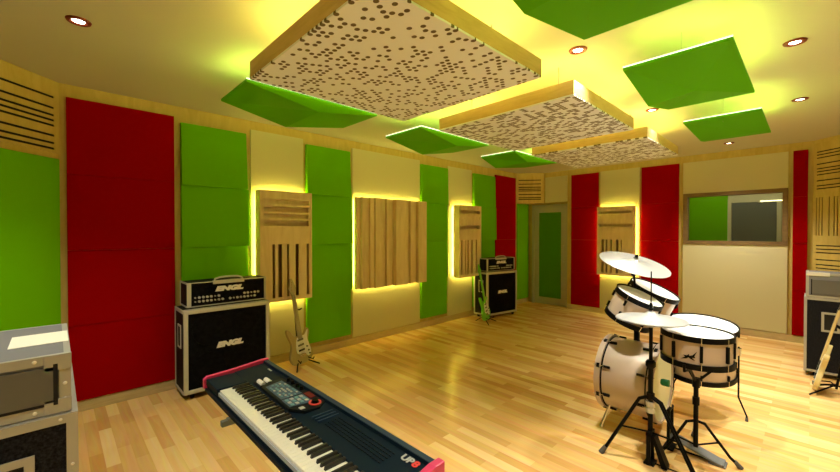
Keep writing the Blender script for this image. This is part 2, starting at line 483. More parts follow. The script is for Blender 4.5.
for i_, lx in enumerate((-1.3, -.45)):  # unseen lamps added to brighten the dim control room
    t = thing('added_fill_lamp', ('round unseen fill lamp added above the green part', 'round unseen fill lamp added above the grey screen')[i_] + ' of the room behind the studio window', 'lamp', (lx, 8.1, 2.6))
    MB().lathe([(0, -.03), (.10, -.03), (.11, 0), (0, 0)], n=28).build('diffuser', 'tube', t)
    ld = bpy.data.lights.new('fill_light', 'POINT'); ld.energy = 5; ld.shadow_soft_size = .1; ld.color = (1., .95, .75)
    lo = bpy.data.objects.new('fill_light', ld); C.objects.link(lo); lo.parent = t; lo.location = (0, 0, -.15)

# ------------------------------------------------------------------ diffusers on the walls
def slot_diffuser(label, loc, rz, hsl, vsl, vz=(.045, .63)):
    """0.60 x 1.22 m wooden box, local x across, y depth (face at -y), z up"""
    t = thing('slot_diffuser', label, 'diffuser', loc, rz, 'slotted wooden diffuser boxes')
    Wd, Hd, D = .60, 1.215, .125
    f = MB()
    f.box((-Wd / 2, -D, 0), (-Wd / 2 + .018, 0, Hd)); f.box((Wd / 2 - .018, -D, 0), (Wd / 2, 0, Hd))
    f.box((-Wd / 2 + .018, -D, 0), (Wd / 2 - .018, 0, .018)); f.box((-Wd / 2 + .018, -D, Hd - .018), (Wd / 2 - .018, 0, Hd))
    f.build('box_frame', 'diff_wood', t)
    MB().box((-Wd / 2 + .018, -.012, .018), (Wd / 2 - .018, -.004, Hd - .018)).build('back_board', 'diff_dark', t)
    F0, F1 = -D + .004, -D + .022
    face = MB(); a, b_ = -Wd / 2 + .018, Wd / 2 - .018
    cur = Hd - .018
    wells = MB()
    for (zt, zb, dep) in hsl:       # wells between slats, each with its own depth
        face.box((a, F0, zt), (b_, F1, cur))
        face.box((a, F0, zb), (a + .02, F1, zt)); face.box((b_ - .02, F0, zb), (b_, F1, zt))
        wells.box((a, F0 + dep, zb - .004), (b_, F0 + dep + .01, zt + .004))
        cur = zb
    face.box((a, F0, vz[1]), (b_, F1, cur))
    cu = a
    for (c0, c1) in vsl:
        face.box((cu, F0, vz[0]), (c0, F1, vz[1])); cu = c1
        face.box((c0 - .006, F1, vz[0]), (c0, -.012, vz[1]))
    face.box((cu, F0, vz[0]), (b_, F1, vz[1]))
    face.box((a, F0, .018), (b_, F1, vz[0]))
    face.build('slotted_face', 'diff_wood', t)
    wells.build('well_backs', 'diff_wood', t)
    s = .030; l = MB()
    l.box((-Wd / 2 + s, .004, s), (-Wd / 2 + s + .012, .016, Hd - s)); l.box((Wd / 2 - s - .012, .004, s), (Wd / 2 - s, .016, Hd - s))
    l.box((-Wd / 2 + s, .004, Hd - s - .012), (Wd / 2 - s, .016, Hd - s)); l.box((-Wd / 2 + s, .004, s), (Wd / 2 - s, .016, s + .012))
    l.build('led_strip', 'led_wall', t)
    br = MB()
    for sx in (-.2, .2): br.box((sx - .02, -.004, .3), (sx + .02, .043, .34)); br.box((sx - .02, -.004, .9), (sx + .02, .043, .94))
    br.build('bracket', 'black', t)
    return t
slot_diffuser('slotted wooden diffuser box glowing at its edges above the gold guitar', (XL + .064, 1.86, .735), PI / 2,
              [(1.125, 1.075, .03), (1.045, .99, .06), (.965, .92, .045), (.895, .83, .075)],
              [(-.165, -.135), (-.10, -.055), (.0, .024), (.10, .14), (.235, .265)])
slot_diffuser('slotted wooden diffuser box with two wide wells beside the far amplifier', (XL + .064, 5.12, .735), PI / 2,
              [(1.13, 1.075, .08), (1.03, .98, .012), (.88, .815, .08)],
              [(-.245, -.215), (-.15, -.125), (-.08, -.045), (.025, .06), (.15, .18)])
slot_diffuser('slotted wooden diffuser box on the back wall above the drum kit', (-2.395, YB - .064, .735), 0,
              [(1.13, 1.095, .07), (1.05, 1.0, .012), (.905, .855, .07)],
              [(-.225, -.185), (-.15, -.125), (-.07, -.045), (.02, .06), (.10, .115)])
# wide ridged diffuser
t = thing('ridged_diffuser', 'wide wooden diffuser of tall vertical ridges glowing at its edges', 'diffuser', (XL + .064, 3.45, .745), PI / 2)
ys = [-.615, -.56, -.49, -.42, -.35, -.215, -.14, -.08, .0, .225, .29, .365, .44, .615]
dp = [.05, .10, .055, .085, .115, .06, .09, .055, .125, .07, .11, .065, .12]
for i in range(13):
    MB().box((ys[i], -dp[i], 0), (ys[i + 1] - .004, .0, 1.213), .002).build('ridge', 'diff_wood', t)
MB().box((-.61, .0, .01), (.61, .012, 1.20)).build('back_board', 'diff_dark', t)
l = MB(); s = .585
l.box((-s, .014, .03), (-s + .012, .026, 1.185)); l.box((s - .012, .014, .03), (s, .026, 1.185)); l.box((-s, .014, 1.173), (s, .026, 1.185)); l.box((-s, .014, .03), (s, .026, .042))
l.build('led_strip', 'led_wall', t)
br = MB()
for sx in (-.4, .4): br.box((sx - .02, .012, .3), (sx + .02, .043, .34)); br.box((sx - .02, .012, .9), (sx + .02, .043, .94))
br.build('bracket', 'black', t)

# ------------------------------------------------------------------ ceiling clouds
def cloud(label, cx, cy, pm):
    t = thing('ceiling_cloud', label, 'ceiling cloud', (cx, cy, 2.40), 0, 'square perforated ceiling clouds')
    r = .605; hz = .105
    f = MB()
    f.box((-r, -r, .012), (r, -r + .02, hz)); f.box((-r, r - .02, .012), (r, r, hz)); f.box((-r, -r + .02, .012), (-r + .02, r - .02, hz)); f.box((r - .02, -r + .02, .012), (r, r - .02, hz))
    f.build('side_frame', 'cloud_wood', t)
    MB().box((-r, -r, 0), (r, r, .0115), .0015).build('perforated_board', pm, t)
    MB().box((-r + .02, -r + .02, hz - .03), (r - .02, r - .02, hz - .02)).build('top_board', 'cloud_wood', t)
    l = MB(); s = r - .10
    for (a, b_) in (((-s, -s), (s, -s + .014)), ((-s, s - .014), (s, s)), ((-s, -s), (-s + .014, s)), ((s - .014, -s), (s, s))):
        l.box((a[0], a[1], hz + .002), (b_[0], b_[1], hz + .014))
    l.build('led_strip', 'led', t)
    c = MB()
    for sx in (-.4, .4):
        for sy in (-.4, .4): c.tube([(sx, sy, hz - .02), (sx, sy, .3075)], .004, 6)
    c.build('hanging_rod', 'alu', t)
cloud('nearest and largest-looking white ceiling cloud with round holes', -1.705, 1.44, 'perf_round')
cloud('middle ceiling cloud with rectangular holes', -1.70, 3.07, 'perf_slot')
cloud('farthest ceiling cloud with rectangular holes', -1.70, 4.67, 'perf_slot_small')

def ceil_panel(label, x_in, x_out, y0, y1, zi=2.5, zo=2.5, e=.47, ze=2.4, px=.1, zp=2.43, bars=(1, 1)):
    """faceted tilted panel: x_in edge beside the clouds, low point at fraction e of the x_out edge"""
    t = thing('faceted_ceiling_panel', label, 'ceiling panel', ((x_in + x_out) / 2, (y0 + y1) / 2, 2.5), 0, 'green faceted panels hung below the ceiling')
    ox, oy = (x_in + x_out) / 2, (y0 + y1) / 2
    ye = y0 + (y1 - y0) * e
    P = [(x_out, y0, zo), (x_in, y0, zi), (x_in, y1, zi), (x_out, y1, zo), (x_out, ye, ze), (x_in + (x_out - x_in) * px, ye + .05, zp)]
    P = [(p_[0] - ox, p_[1] - oy, p_[2] - 2.5) for p_ in P]
    Q = [(p_[0], p_[1], p_[2] + .016) for p_ in P]
    fb = [(0, 1, 5), (1, 2, 5), (2, 3, 5), (3, 4, 5), (4, 0, 5)]
    n = 6
    fs = fb + [tuple(i + n for i in f_[::-1]) for f_ in fb]
    rim = [0, 1, 2, 3, 4]
    for i in range(5):
        a_, b2 = rim[i], rim[(i + 1) % 5]
        fs.append((a_, b2, b2 + n, a_ + n))
    MB().poly(P + Q, fs).build('faceted_board', 'green_gloss', t, auto=False)
    # edging glows by itself to paint the lit upper edges; LED strip behind it
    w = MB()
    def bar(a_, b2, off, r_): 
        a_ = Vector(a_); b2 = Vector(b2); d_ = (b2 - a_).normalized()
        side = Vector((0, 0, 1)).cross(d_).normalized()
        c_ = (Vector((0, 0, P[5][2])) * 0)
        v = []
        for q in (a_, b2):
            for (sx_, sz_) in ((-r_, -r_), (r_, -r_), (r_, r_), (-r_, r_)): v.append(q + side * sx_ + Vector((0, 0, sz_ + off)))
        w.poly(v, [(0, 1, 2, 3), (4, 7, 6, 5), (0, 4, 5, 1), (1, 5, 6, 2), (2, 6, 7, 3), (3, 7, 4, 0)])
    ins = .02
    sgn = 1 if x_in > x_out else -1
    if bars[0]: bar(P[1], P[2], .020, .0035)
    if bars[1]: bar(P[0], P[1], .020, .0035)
    w.build('edge_trim', 'painted_edge_glow', t)
    l = MB()
    inx = -sgn * .07
    l.box((P[1][0] + inx - .006, -(y1 - y0) / 2 + .07, .030), (P[1][0] + inx + .006, (y1 - y0) / 2 - .07, .040))
    oxx = P[0][0] + sgn * .07
    xa, xb = sorted((P[1][0] + inx, oxx))
    l.box((xa, -(y1 - y0) / 2 + .07, .030), (xb, -(y1 - y0) / 2 + .082, .040))
    l.box((xa, (y1 - y0) / 2 - .082, .030), (xb, (y1 - y0) / 2 - .07, .040))
    l.build('led_strip', 'led_green', t)
    c = MB()
    for sy in (-.35, .35): c.tube([(0, sy, -.01), (0, sy, .2075)], .0012, 6)
    c.build('hanging_wire', 'alu', t)
ceil_panel('green faceted ceiling panel left of the nearest cloud', -2.61, -3.14, .92, 2.005, bars=(1, 0))
ceil_panel('green faceted ceiling panel left of the middle cloud', -2.61, -3.15, 2.54, 3.625, e=.5)
ceil_panel('green faceted ceiling panel left of the farthest cloud', -2.58, -3.10, 4.14, 5.26, e=.3)
ceil_panel('green ceiling panel right of the nearest cloud, cut by the top of the picture', -.29, -.83, .92, 1.99, e=.45, px=.5, zp=2.455, bars=(0, 1))
ceil_panel('large bright green ceiling panel right of the middle cloud', -.29, -.82, 2.54, 3.62, e=.49, px=.5, zp=2.455, bars=(0, 1))
ceil_panel('smaller green ceiling panel at the far right, beside the farthest cloud', -.29, -.83, 4.18, 5.19, e=.8, ze=2.47, zp=2.495, bars=(0, 1))

# ------------------------------------------------------------------ downlights
DL = [((-2.919, .106), 'recessed ceiling downlight alone at the top left'),
      ((-1.084, 2.503), 'recessed ceiling downlight beside the gap between the near and middle clouds'),
      ((-1.103, 4.251), 'recessed ceiling downlight at the corner of the large green ceiling panel'),
      ((-.082, 3.389), 'recessed ceiling downlight at the far upper right of the ceiling'),
      ((-.081, 4.881), 'recessed ceiling downlight at the right, past the smaller green ceiling panel'),
      ((-.786, 6.584), 'small far recessed ceiling downlight in front of the studio window')]
def downlight(x, y, label, power, vis=True):
    t = thing('downlight', label, 'downlight', (x, y, H - .001), 0, 'recessed ceiling downlights')
    MB().lathe([(.030, -.001), (.040, -.010), (.054, -.008), (.058, 0), (.030, 0)], n=28, closed=True).build('ring', 'copper', t)
    MB().lathe([(0, -.003), (.029, -.003), (.029, .0), (0, .0)], n=24).build('bulb', 'lamp', t)
    ld = bpy.data.lights.new('downlight_beam', 'SPOT'); ld.energy = power; ld.spot_size = math.radians(100); ld.spot_blend = .9
    ld.shadow_soft_size = .05; ld.color = (1., .95, .80)
    lo = bpy.data.objects.new('downlight_beam', ld); C.objects.link(lo); lo.parent = t; lo.location = (0, 0, -.03)
for (pq, lab), pw in zip(DL, (95, 215, 215, 135, 140, 150)): downlight(*pq, lab, pw)
for q, lab in (((-.082, 1.89), 'unseen downlight added for fill over the camera side, right'), ((-.3, -.3), 'unseen downlight added for fill above the camera'), ((-1.5, -.6), 'unseen downlight added for fill behind the camera, left')):  # extra out-of-view downlights, added as general fill
    downlight(*q, lab, 60 if q[0] < -1 else 120)

# ------------------------------------------------------------------ amplifiers (local x across, face at -y)
def speaker_cab(label, loc, rz):
    t = thing('speaker_cabinet', label, 'speaker cabinet', loc, rz, 'black guitar speaker cabinets')
    Wd, D, z0, z1 = .76, .33, .05, .80
    MB().box((-Wd / 2, -D + .03, z0), (Wd / 2, 0, z1), .008).build('shell', 'tolex', t)
    f = MB(); b = .035
    f.box((-Wd / 2, -D, z0), (-Wd / 2 + b, -D + .03, z1), .004); f.box((Wd / 2 - b, -D, z0), (Wd / 2, -D + .03, z1), .004)
    f.box((-Wd / 2 + b, -D, z0), (Wd / 2 - b, -D + .03, z0 + b), .004); f.box((-Wd / 2 + b, -D, z1 - b), (Wd / 2 - b, -D + .03, z1), .004)
    f.build('front_edging', 'trim_cream', t)
    f = MB()
    for s in (-1, 1):
        x = s * Wd / 2
        f.box((x - .003, -D + .03, z1 - .03), (x + .003, 0, z1 + .003)); f.box((x - .003, -D + .03, z0 - .002), (x + .003, .003, z0 + .028))
        f.box((x - .003, -.028, z0 + .028), (x + .003, .003, z1 - .03))
    f.box((-Wd / 2, -D + .03, z1), (Wd / 2, -D + .055, z1 + .003)); 
    f.build('side_edging', 'trim_cream', t)
    MB().box((-Wd / 2 + b, -D + .012, z0 + b), (Wd / 2 - b, -D + .03, z1 - b)).build('grille', 'grille', t)
    for sx in (-1, 1):
        for sz in (-1, 1):
            MB().lathe([(.150, 0), (.150, .004), (.138, .006), (.136, 0)], c=(sx * .175, -D + .0125, .425 + sz * .175), axis=(0, -1, 0), n=40, closed=True).build('speaker_ring', 'grille', t)
    for s in (-1, 1):
        x = s * (Wd / 2 + .002)
        q = MB(); y0_, y1_ = -.235, -.125; w_ = .016
        q.box((x - .005, y0_, .45), (x + .005, y0_ + w_, .66)); q.box((x - .005, y1_ - w_, .45), (x + .005, y1_, .66))
        q.box((x - .005, y0_ + w_, .45), (x + .005, y1_ - w_, .45 + w_)); q.box((x - .005, y0_ + w_, .66 - w_), (x + .005, y1_ - w_, .66))
        h_ = q.build('side_handle', 'trim_cream', t)
        MB().box((x - .003, y0_ + w_, .45 + w_), (x + .001, y1_ - w_, .66 - w_)).build('handle_cup', 'slot', h_)
    pl = MB().box((-.105, -D + .004, .418), (.115, -D + .012, .468), .002).build('logo_plate', 'grille', t)
    text('ENGL', .062, 'logo', 'white', pl, frame_M((.0, -D + .002, .445), (1, 0, 0), (0, 0, 1)), .002, .25, .0055, 1.45)
    for sx in (-1, 1):
        for sy in (-1, 1):
            MB().lathe([(0, -.011), (.025, -.011), (.025, .011), (0, .011)], c=(sx * .31, -D / 2 + sy * .12, .025), axis=(1, 0, 0), n=20).build('caster', 'black', t)
    b2 = MB()
    for sx in (-1, 1):
        for sy in (-1, 1): b2.box((sx * .31 - .018, -D / 2 + sy * .12 - .02, .03), (sx * .31 + .018, -D / 2 + sy * .12 + .02, .052))
    b2.build('caster_plate', 'black', t)
    return t
def amp_head(label, loc, rz):
    t = thing('guitar_amplifier', label, 'amplifier head', loc, rz, 'guitar amplifier heads on cabinets')
    Wd, D, h_ = .71, .25, .235
    MB().box((-Wd / 2, -D + .01, .012), (Wd / 2, 0, h_), .008).build('shell', 'tolex', t)
    f = MB(); b = .016
    f.box((-Wd / 2, -D, .012), (-Wd / 2 + .035, -D + .01, h_), .003); f.box((Wd / 2 - .02, -D, .012), (Wd / 2, -D + .01, h_), .003)
    f.box((-Wd / 2 + .035, -D, .012), (Wd / 2 - .02, -D + .01, .02), .002); f.box((-Wd / 2 + .035, -D, h_ - .008), (Wd / 2 - .02, -D + .01, h_), .002)
    for s in (-1, 1):
        x = s * Wd / 2
        f.box((x - .003, -D + .01, h_ - .014), (x + .003, 0, h_ + .002)); f.box((x - .003, -D + .01, .012), (x + .003, 0, .026)); f.box((x - .003, -.02, .026), (x + .003, .002, h_ - .014))
    f.build('edging', 'trim_cream', t)
    MB().box((-Wd / 2 + .04, -D + .002, .03), (Wd / 2 - .025, -D + .009, h_ - .02)).build('front_panel', 'grille', t)
    hd = MB(); hd.tube([(-.125, -D + .02, h_), (-.118, -D + .015, h_ + .02), (-.08, -D + .012, h_ + .032), (0, -D + .012, h_ + .036), (.08, -D + .012, h_ + .032), (.118, -D + .015, h_ + .02), (.125, -D + .02, h_)], .009, 8)
    hd.box((-.14, -D - .002, h_ - .028), (.14, -D + .03, h_ + .004), .003)
    hd.build('carrying_handle', 'trim_cream', t)
    pl = MB().box((-.125, -D - .0, .133), (.13, -D + .004, .183), .001).build('logo_plate', 'grille', t)
    text('ENGL', .056, 'logo', 'white', pl, frame_M((.0, -D - .001, .158), (1, 0, 0), (0, 0, 1)), .002, .25, .005, 1.7)
    xs = [-.29 + .033 * i for i in range(18)]
    for i, x in enumerate(xs):
        for r_, z in enumerate((.060, .096)):
            if r_ == 1 and 7 <= i <= 12 : continue
            if r_ == 0 and i in (8, 17): continue
            rr = .011 if i % 5 else .007
            MB().lathe([(0, .018), (rr * .8, .018), (rr, .012), (rr, 0), (0, 0)], c=(x, -D + .002, z), axis=(0, -1, 0), n=12).build('knob', 'trim_cream' if (i + r_) % 6 else 'alu', t)
    f = MB()
    for sx in (-.3, .3):
        for sy in (-.21, -.04): f.lathe([(0, 0), (.014, 0), (.016, .013), (0, .013)], c=(sx, sy, 0), n=12)
    f.build('rubber_foot', 'rubber', t)
    return t
# big amp by the left wall: faces +x (local -y -> +x means rz = pi/2)
speaker_cab('large black speaker cabinet with cream edging beside the wide red wall column', (-4.163, 1.19, 0), PI / 2)
amp_head('black amplifier head on the large cabinet, in front of the green column', (-4.14, 1.203, .804), PI / 2)
rz2 = math.radians(90 - 9)
bx = Vector((.156, .988, 0)); nx_ = Vector((.988, -.156, 0))
cc = Vector((-3.85, 5.32, 0)) + bx * .38 - nx_ * .33
speaker_cab('distant black speaker cabinet behind the green guitar, near the door', tuple(cc), rz2)
hc = Vector((-3.85, 5.32, 0)) + bx * .385 - nx_ * .29
amp_head('small distant amplifier head on top of the cabinet behind the green guitar', (hc.x, hc.y, .804), rz2)

# ------------------------------------------------------------------ flight cases (local face -y)
def flight_case(label, loc, rz, W_, D, Hh, carpet=True, handle=None, dots=True, castor=False, cat='flight case', ew=.034):
    t = thing('flight_case', label, cat, loc, rz)
    z0 = .05 if castor else 0
    MB().box((.004, -D + .004, z0 + .004), (W_ - .004, -.004, Hh - .004)).build('shell', 'carpet' if carpet else 'case_grey', t)
    e = ew; f = MB()
    for y0_, y1_ in ((-D, -D + .005), (-.005, 0)):
        f.box((0, y0_, z0), (e, y1_, Hh)); f.box((W_ - e, y0_, z0), (W_, y1_, Hh)); f.box((e, y0_, z0), (W_ - e, y1_, z0 + e)); f.box((e, y0_, Hh - e), (W_ - e, y1_, Hh))
    for x0_, x1_ in ((0, .005), (W_ - .005, W_)):
        f.box((x0_, -D + .005, z0), (x1_, -D + e, Hh)); f.box((x0_, -e, z0), (x1_, -.005, Hh)); f.box((x0_, -D + e, z0), (x1_, -e, z0 + e)); f.box((x0_, -D + e, Hh - e), (x1_, -e, Hh))
    f.box((.005, -D + .005, Hh - .005), (e, -.005, Hh)); f.box((W_ - e, -D + .005, Hh - .005), (W_ - .005, -.005, Hh)); f.box((e, -D + .005, Hh - .005), (W_ - e, -D + e, Hh)); f.box((e, -e, Hh - .005), (W_ - e, -.005, Hh))
    f.build('metal_edging', 'alu', t)
    return t, z0
def rivets(t, pts, ax=(0, -1, 0), r=.006):
    m_ = MB()
    for q in pts: m_.lathe([(0, .003), (r * .6, .0025), (r, 0), (0, -.001)], c=q, axis=ax, n=8)
    m_.build('rivet', 'alu_bright', t)
# near left lower case: face plane x=-1.987, right end y=.06 ; local x -> +Y, face -y -> +X
LW = .95
t, z0 = flight_case('black carpeted flight case with metal edges standing at the lower left', (-1.987 - .775, .06 - LW, 0), PI / 2, LW, .775, .80)
rivets(t, [(x, -.775, z) for x in (.1, .3, .5, .7, .9) for z in (.783, .017)] + [(LW - .017, -.775, z) for z in (.2, .4, .6)] + [(.017, -.775, z) for z in (.2, .4, .6)])
MB().box((.02, -.755, .795), (LW - .02, -.02, .8005)).build('lid', 'alu_bright', t)
f = MB(); hx0, hx1, hz0, hz1 = LW - .39, LW - .12, .45, .675; D = .775; w_ = .028
f.box((hx0, -D - .004, hz0), (hx0 + w_, -D + .003, hz1)); f.box((hx1 - w_, -D - .004, hz0), (hx1, -D + .003, hz1)); f.box((hx0 + w_, -D - .004, hz0), (hx1 - w_, -D + .003, hz0 + w_)); f.box((hx0 + w_, -D - .004, hz1 - w_), (hx1 - w_, -D + .003, hz1))
hh = f.build('handle_plate', 'alu', t)
MB().box((hx0 + w_, -D - .0005, hz0 + w_), (hx1 - w_, -D + .003, hz1 - w_)).build('handle_recess', 'slot', hh)
MB().tube([(hx0 + w_, -D - .006, .56), (hx0 + .05, -D - .012, .56), (hx1 - .05, -D - .012, .56), (hx1 - w_, -D - .006, .56)], .008, 8).build('handle', 'black', hh)
# upper rack case
LW2 = .93; D2 = .66
t, z0 = flight_case('grey rack case with riveted metal edges on top of the carpeted flight case', (-2.007 - D2, .041 - LW2, .805), PI / 2, LW2, D2, .225, carpet=False, cat='rack case')
MB().box((.05, -D2 - .004, .045), (LW2 - .05, -D2 + .002, .18)).build('rack_panel', 'rack_grey', t)
f = MB(); f.box((.034, -D2 - .0045, .034), (.05, -D2 + .002, .191)); f.box((LW2 - .05, -D2 - .0045, .034), (LW2 - .037, -D2 + .002, .191))
f.box((.05, -D2 - .003, .034), (LW2 - .05, -D2 + .002, .045))
f.build('rack_shadow_gap', 'slot', t)
MB().box((.02, -D2 + .02, .219), (LW2 - .02, -.02, .2255)).build('lid', 'case_grey', t)
rivets(t, [(x, -D2, z) for x in (.1, .3, .5, .7, .83) for z in (.208, .017)] + [(LW2 - .017, -D2, z) for z in (.05, .11, .17)], r=.007)
MB().box((LW2 - .075, -D2 - .004, .165), (LW2 + .002, -D2 + .004, .227), .002).build('corner_plate', 'alu', t)
MB().box((LW2 - .075, -D2 - .004, -.001), (LW2 + .002, -D2 + .004, .055), .002).build('corner_plate', 'alu', t)
f = MB()
for x_ in (.06, LW2 - .06):
    for y_ in (-D2 + .06, -.06): f.box((x_ - .02, y_ - .02, -.0045), (x_ + .02, y_ + .02, .001))
f.build('rubber_foot', 'rubber', t)
tag(MB().box((-2.456, -.14, 1.0305), (-2.222, .038, 1.0325)).build('paper_sheet', 'paper'), 'cream sheet of paper lying on the grey rack case', 'paper')
# far right cases : face plane y=5.65, x from -.045
t, z0 = flight_case('black carpeted flight case at the right edge behind the leaning guitar', (-.048, 6.02, 0), 0, .72, .37, .818, castor=True, ew=.022)
f = MB(); D = .37; hx0, hx1, hz0, hz1 = .125, .255, .48, .68; w_ = .02
f.box((hx0, -D - .006, hz0), (hx0 + w_, -D + .003, hz1)); f.box((hx1 - w_, -D - .006, hz0), (hx1, -D + .003, hz1)); f.box((hx0 + w_, -D - .006, hz0), (hx1 - w_, -D + .003, hz0 + w_)); f.box((hx0 + w_, -D - .006, hz1 - w_), (hx1 - w_, -D + .003, hz1))
hh = f.build('handle_plate', 'alu', t)
MB().box((hx0 + w_, -D - .0005, hz0 + w_), (hx1 - w_, -D + .003, hz1 - w_)).build('handle_recess', 'slot', hh)
for x_ in (.08, .64):
    for y_ in (-.30, -.07):
        MB().lathe([(0, -.012), (.025, -.012), (.025, .012), (0, .012)], c=(x_, y_, .025), axis=(1, 0, 0), n=18).build('caster', 'black', t)
t, z0 = flight_case('small grey rack case with metal edges on top of the right flight case', (-.036, 6.0, .822), 0, .68, .345, .255, carpet=False, cat='rack case', ew=.022)
MB().box((.045, -.349, .035), (.64, -.343, .185)).build('rack_panel', 'rack_grey', t)
MB().box((.036, -.348, .03), (.045, -.343, .19)).build('rack_shadow_gap', 'slot', t)
f = MB(); f.box((.0, -.349, .225), (.17, -.34, .262), .002); f.build('lid_catch', 'alu_bright', t)
MB().box((.02, -.325, .25), (.66, -.02, .2565)).build('lid', 'case_grey', t)
f = MB()
for x_ in (.05, .63):
    for y_ in (-.30, -.05): f.box((x_ - .02, y_ - .02, -.0035), (x_ + .02, y_ + .02, .001))
f.build('rubber_foot', 'rubber', t)

# ------------------------------------------------------------------ guitars
BODY = [(0, -.005), (.06, -.01), (.115, .005), (.155, .045), (.165, .10), (.15, .15), (.125, .19), (.115, .23), (.125, .27), (.145, .31), (.150, .345), (.135, .375), (.115, .38), (.10, .355), (.075, .325), (.04, .315),
        (-.04, .315), (-.07, .325), (-.095, .36), (-.12, .41), (-.145, .43), (-.16, .415), (-.158, .37), (-.145, .32), (-.125, .27), (-.118, .23), (-.128, .18), (-.15, .14), (-.165, .09), (-.15, .04), (-.11, .0), (-.06, -.012)]
def chaikin(p, n=2):
    for _ in range(n):
        q = []
        for i in range(len(p)):
            a, b = p[i], p[(i + 1) % len(p)]
            q += [(a[0] * .75 + b[0] * .25, a[1] * .75 + b[1] * .25), (a[0] * .25 + b[0] * .75, a[1] * .25 + b[1] * .75)]
        p = q
    return p
def guitar(label, M, body_m, neck_m, guard_m, head='arrow', group=None):
    """local x across, z up along the neck, front face -y"""
    t = thing('electric_guitar', label, 'guitar', (0, 0, 0), 0)
    t.matrix_world = M
    MB().prism(chaikin(BODY), 1, -.02, .02, .006).build('body', body_m, t)
    if guard_m:
        G = chaikin([(-.035, .31), (.035, .31), (.075, .31), (.115, .36), (.13, .36), (.10, .27), (.11, .20), (.135, .12), (.12, .06), (.075, .055), (.04, .11), (-.06, .11), (-.075, .18), (-.06, .27)], 1)
        pg = MB().prism(G, 1, -.0225, -.0195).build('pickguard', guard_m, t)
        for z in (.15, .21, .27): MB().box((-.042, -.0265, z - .011), (.042, -.022, z + .011), .002).build('pickup', 'black' if z < .2 else 'ctl_grey', pg)
        for q in ((.08, .17), (.095, .12), (.105, .08)): MB().lathe([(0, .014), (.008, .014), (.010, 0), (0, 0)], c=(q[0], -.0225, q[1]), axis=(0, -1, 0), n=12).build('knob', 'ctl_grey', pg)
    MB().box((-.04, -.030, .075), (.04, -.0195, .10), .002).build('bridge', 'chrome', t)
    n = MB().prism([(-.028, .285), (.028, .285), (.021, .80), (-.021, .80)], 1, -.034, -.012, .004).build('neck', neck_m, t)
    for k in range(20):
        z = .80 - (.64 * (1 - 2 ** (-(k + 1) / 12.)))
        if z < .30 or k > 18: break
        wv = .021 + (.80 - z) / .515 * .007
        MB().box((-wv, -.0355, z - .001), (wv, -.0335, z + .001)).build('fret', 'chrome', n)
    if head == 'arrow': HP = [(-.021, .80), (.021, .80), (.05, .865), (.045, .90), (.012, .985), (-.012, .985), (-.038, .90), (-.055, .875)]
    else: HP = [(-.021, .80), (.021, .80), (.028, .83), (.040, .97), (.018, .99), (-.02, .965), (-.05, .90), (-.048, .85), (-.03, .83)]
    hs = MB().prism(HP, 1, -.026, -.010, .003).build('headstock', neck_m, t)
    tp = MB()
    for k in range(6): tp.lathe([(0, .008), (.005, .008), (.005, 0), (0, 0)], c=(-.03 + .010 * k * .6, -.026, .85 + .018 * k), axis=(0, -1, 0), n=8)
    tp.build('tuning_pegs', 'chrome', hs)
    st = MB()
    for k in range(6):
        x = -.0175 + .007 * k
        st.tube([(x * 1.35, -.033, .09), (x, -.0375, .80), (x * .8, -.030, .86)], .0006, 4)
    st.build('strings', 'alu', t)
    return t
def guitar_stand(label, loc, rz, legs=.16):
    t = thing('guitar_stand', label, 'guitar stand', loc, rz, 'black guitar stands')
    p = MB(); p.tube([(0, .06, .06), (0, .13, .62)], .009); p.build('post', 'black', t)
    MB().tube([(-.035, .055, .64), (-.035, .085, .62), (0, .13, .62), (.035, .085, .62), (.035, .055, .64)], .007, 8).build('neck_yoke', 'black', t)
    for s in (-1, 1):
        MB().tube([(0, .06, .08), (s * .06, .02, .10), (s * .09, -.075, .075), (s * .09, -.085, .10)], .006, 8).build('cradle_arm', 'black', t)
        MB().tube([(0, .06, .10), (s * legs, -.10, .008)], .007, 8).build('leg', 'black', t)
    MB().tube([(0, .06, .10), (0, .20, .008)], .007, 8).build('leg', 'black', t)
    return t
# gold guitar by the left wall, facing the room, leaning back slightly
def gm(loc, rz, lean, roll=0, s=1.):
    return Matrix.Translation(loc) @ Matrix.Rotation(rz, 4, 'Z') @ Matrix.Rotation(lean, 4, 'X') @ Matrix.Rotation(roll, 4, 'Y') @ Matrix.Diagonal((s, s, s, 1))
guitar('gold electric guitar with white pickguard leaning before the big slotted diffuser', gm((-3.93, 1.975, .045), math.radians(104), math.radians(-7), math.radians(-5), .96), 'guitar_gold', 'neck_tan', 'white')
guitar_stand('black guitar stand under the gold guitar', (-3.93, 1.975, 0), math.radians(104))
guitar('small bright green electric guitar leaning against the distant cabinet', gm((-3.72, 5.13, .06), math.radians(103), math.radians(-8), math.radians(-6), .93), 'guitar_green', 'guitar_green', 'white')
guitar_stand('black guitar stand under the green guitar', (-3.72, 5.13, 0), math.radians(103))

guitar('cream electric guitar seen edge-on, leaning in front of the right flight case', gm((.035, 5.15, .035), math.radians(-93), math.radians(-13), 0, .95), 'guitar_cream', 'guitar_cream', 'white', 'plain')
guitar_stand('black guitar stand under the edge-on cream guitar at the right edge', (.11, 5.15, 0), math.radians(-94), .18)
# loose leads hanging beside the amplifiers
tag(MB().tube([(-4.17, 1.60, .70), (-4.16, 1.66, .68), (-4.14, 1.70, .60), (-4.13, 1.69, .30), (-4.10, 1.66, .08), (-4.06, 1.68, .006), (-3.99, 1.74, .006)], .004, 6).build('amplifier_lead', 'neck_tan'),
    'thin tan lead hanging down right of the large speaker cabinet', 'cable')

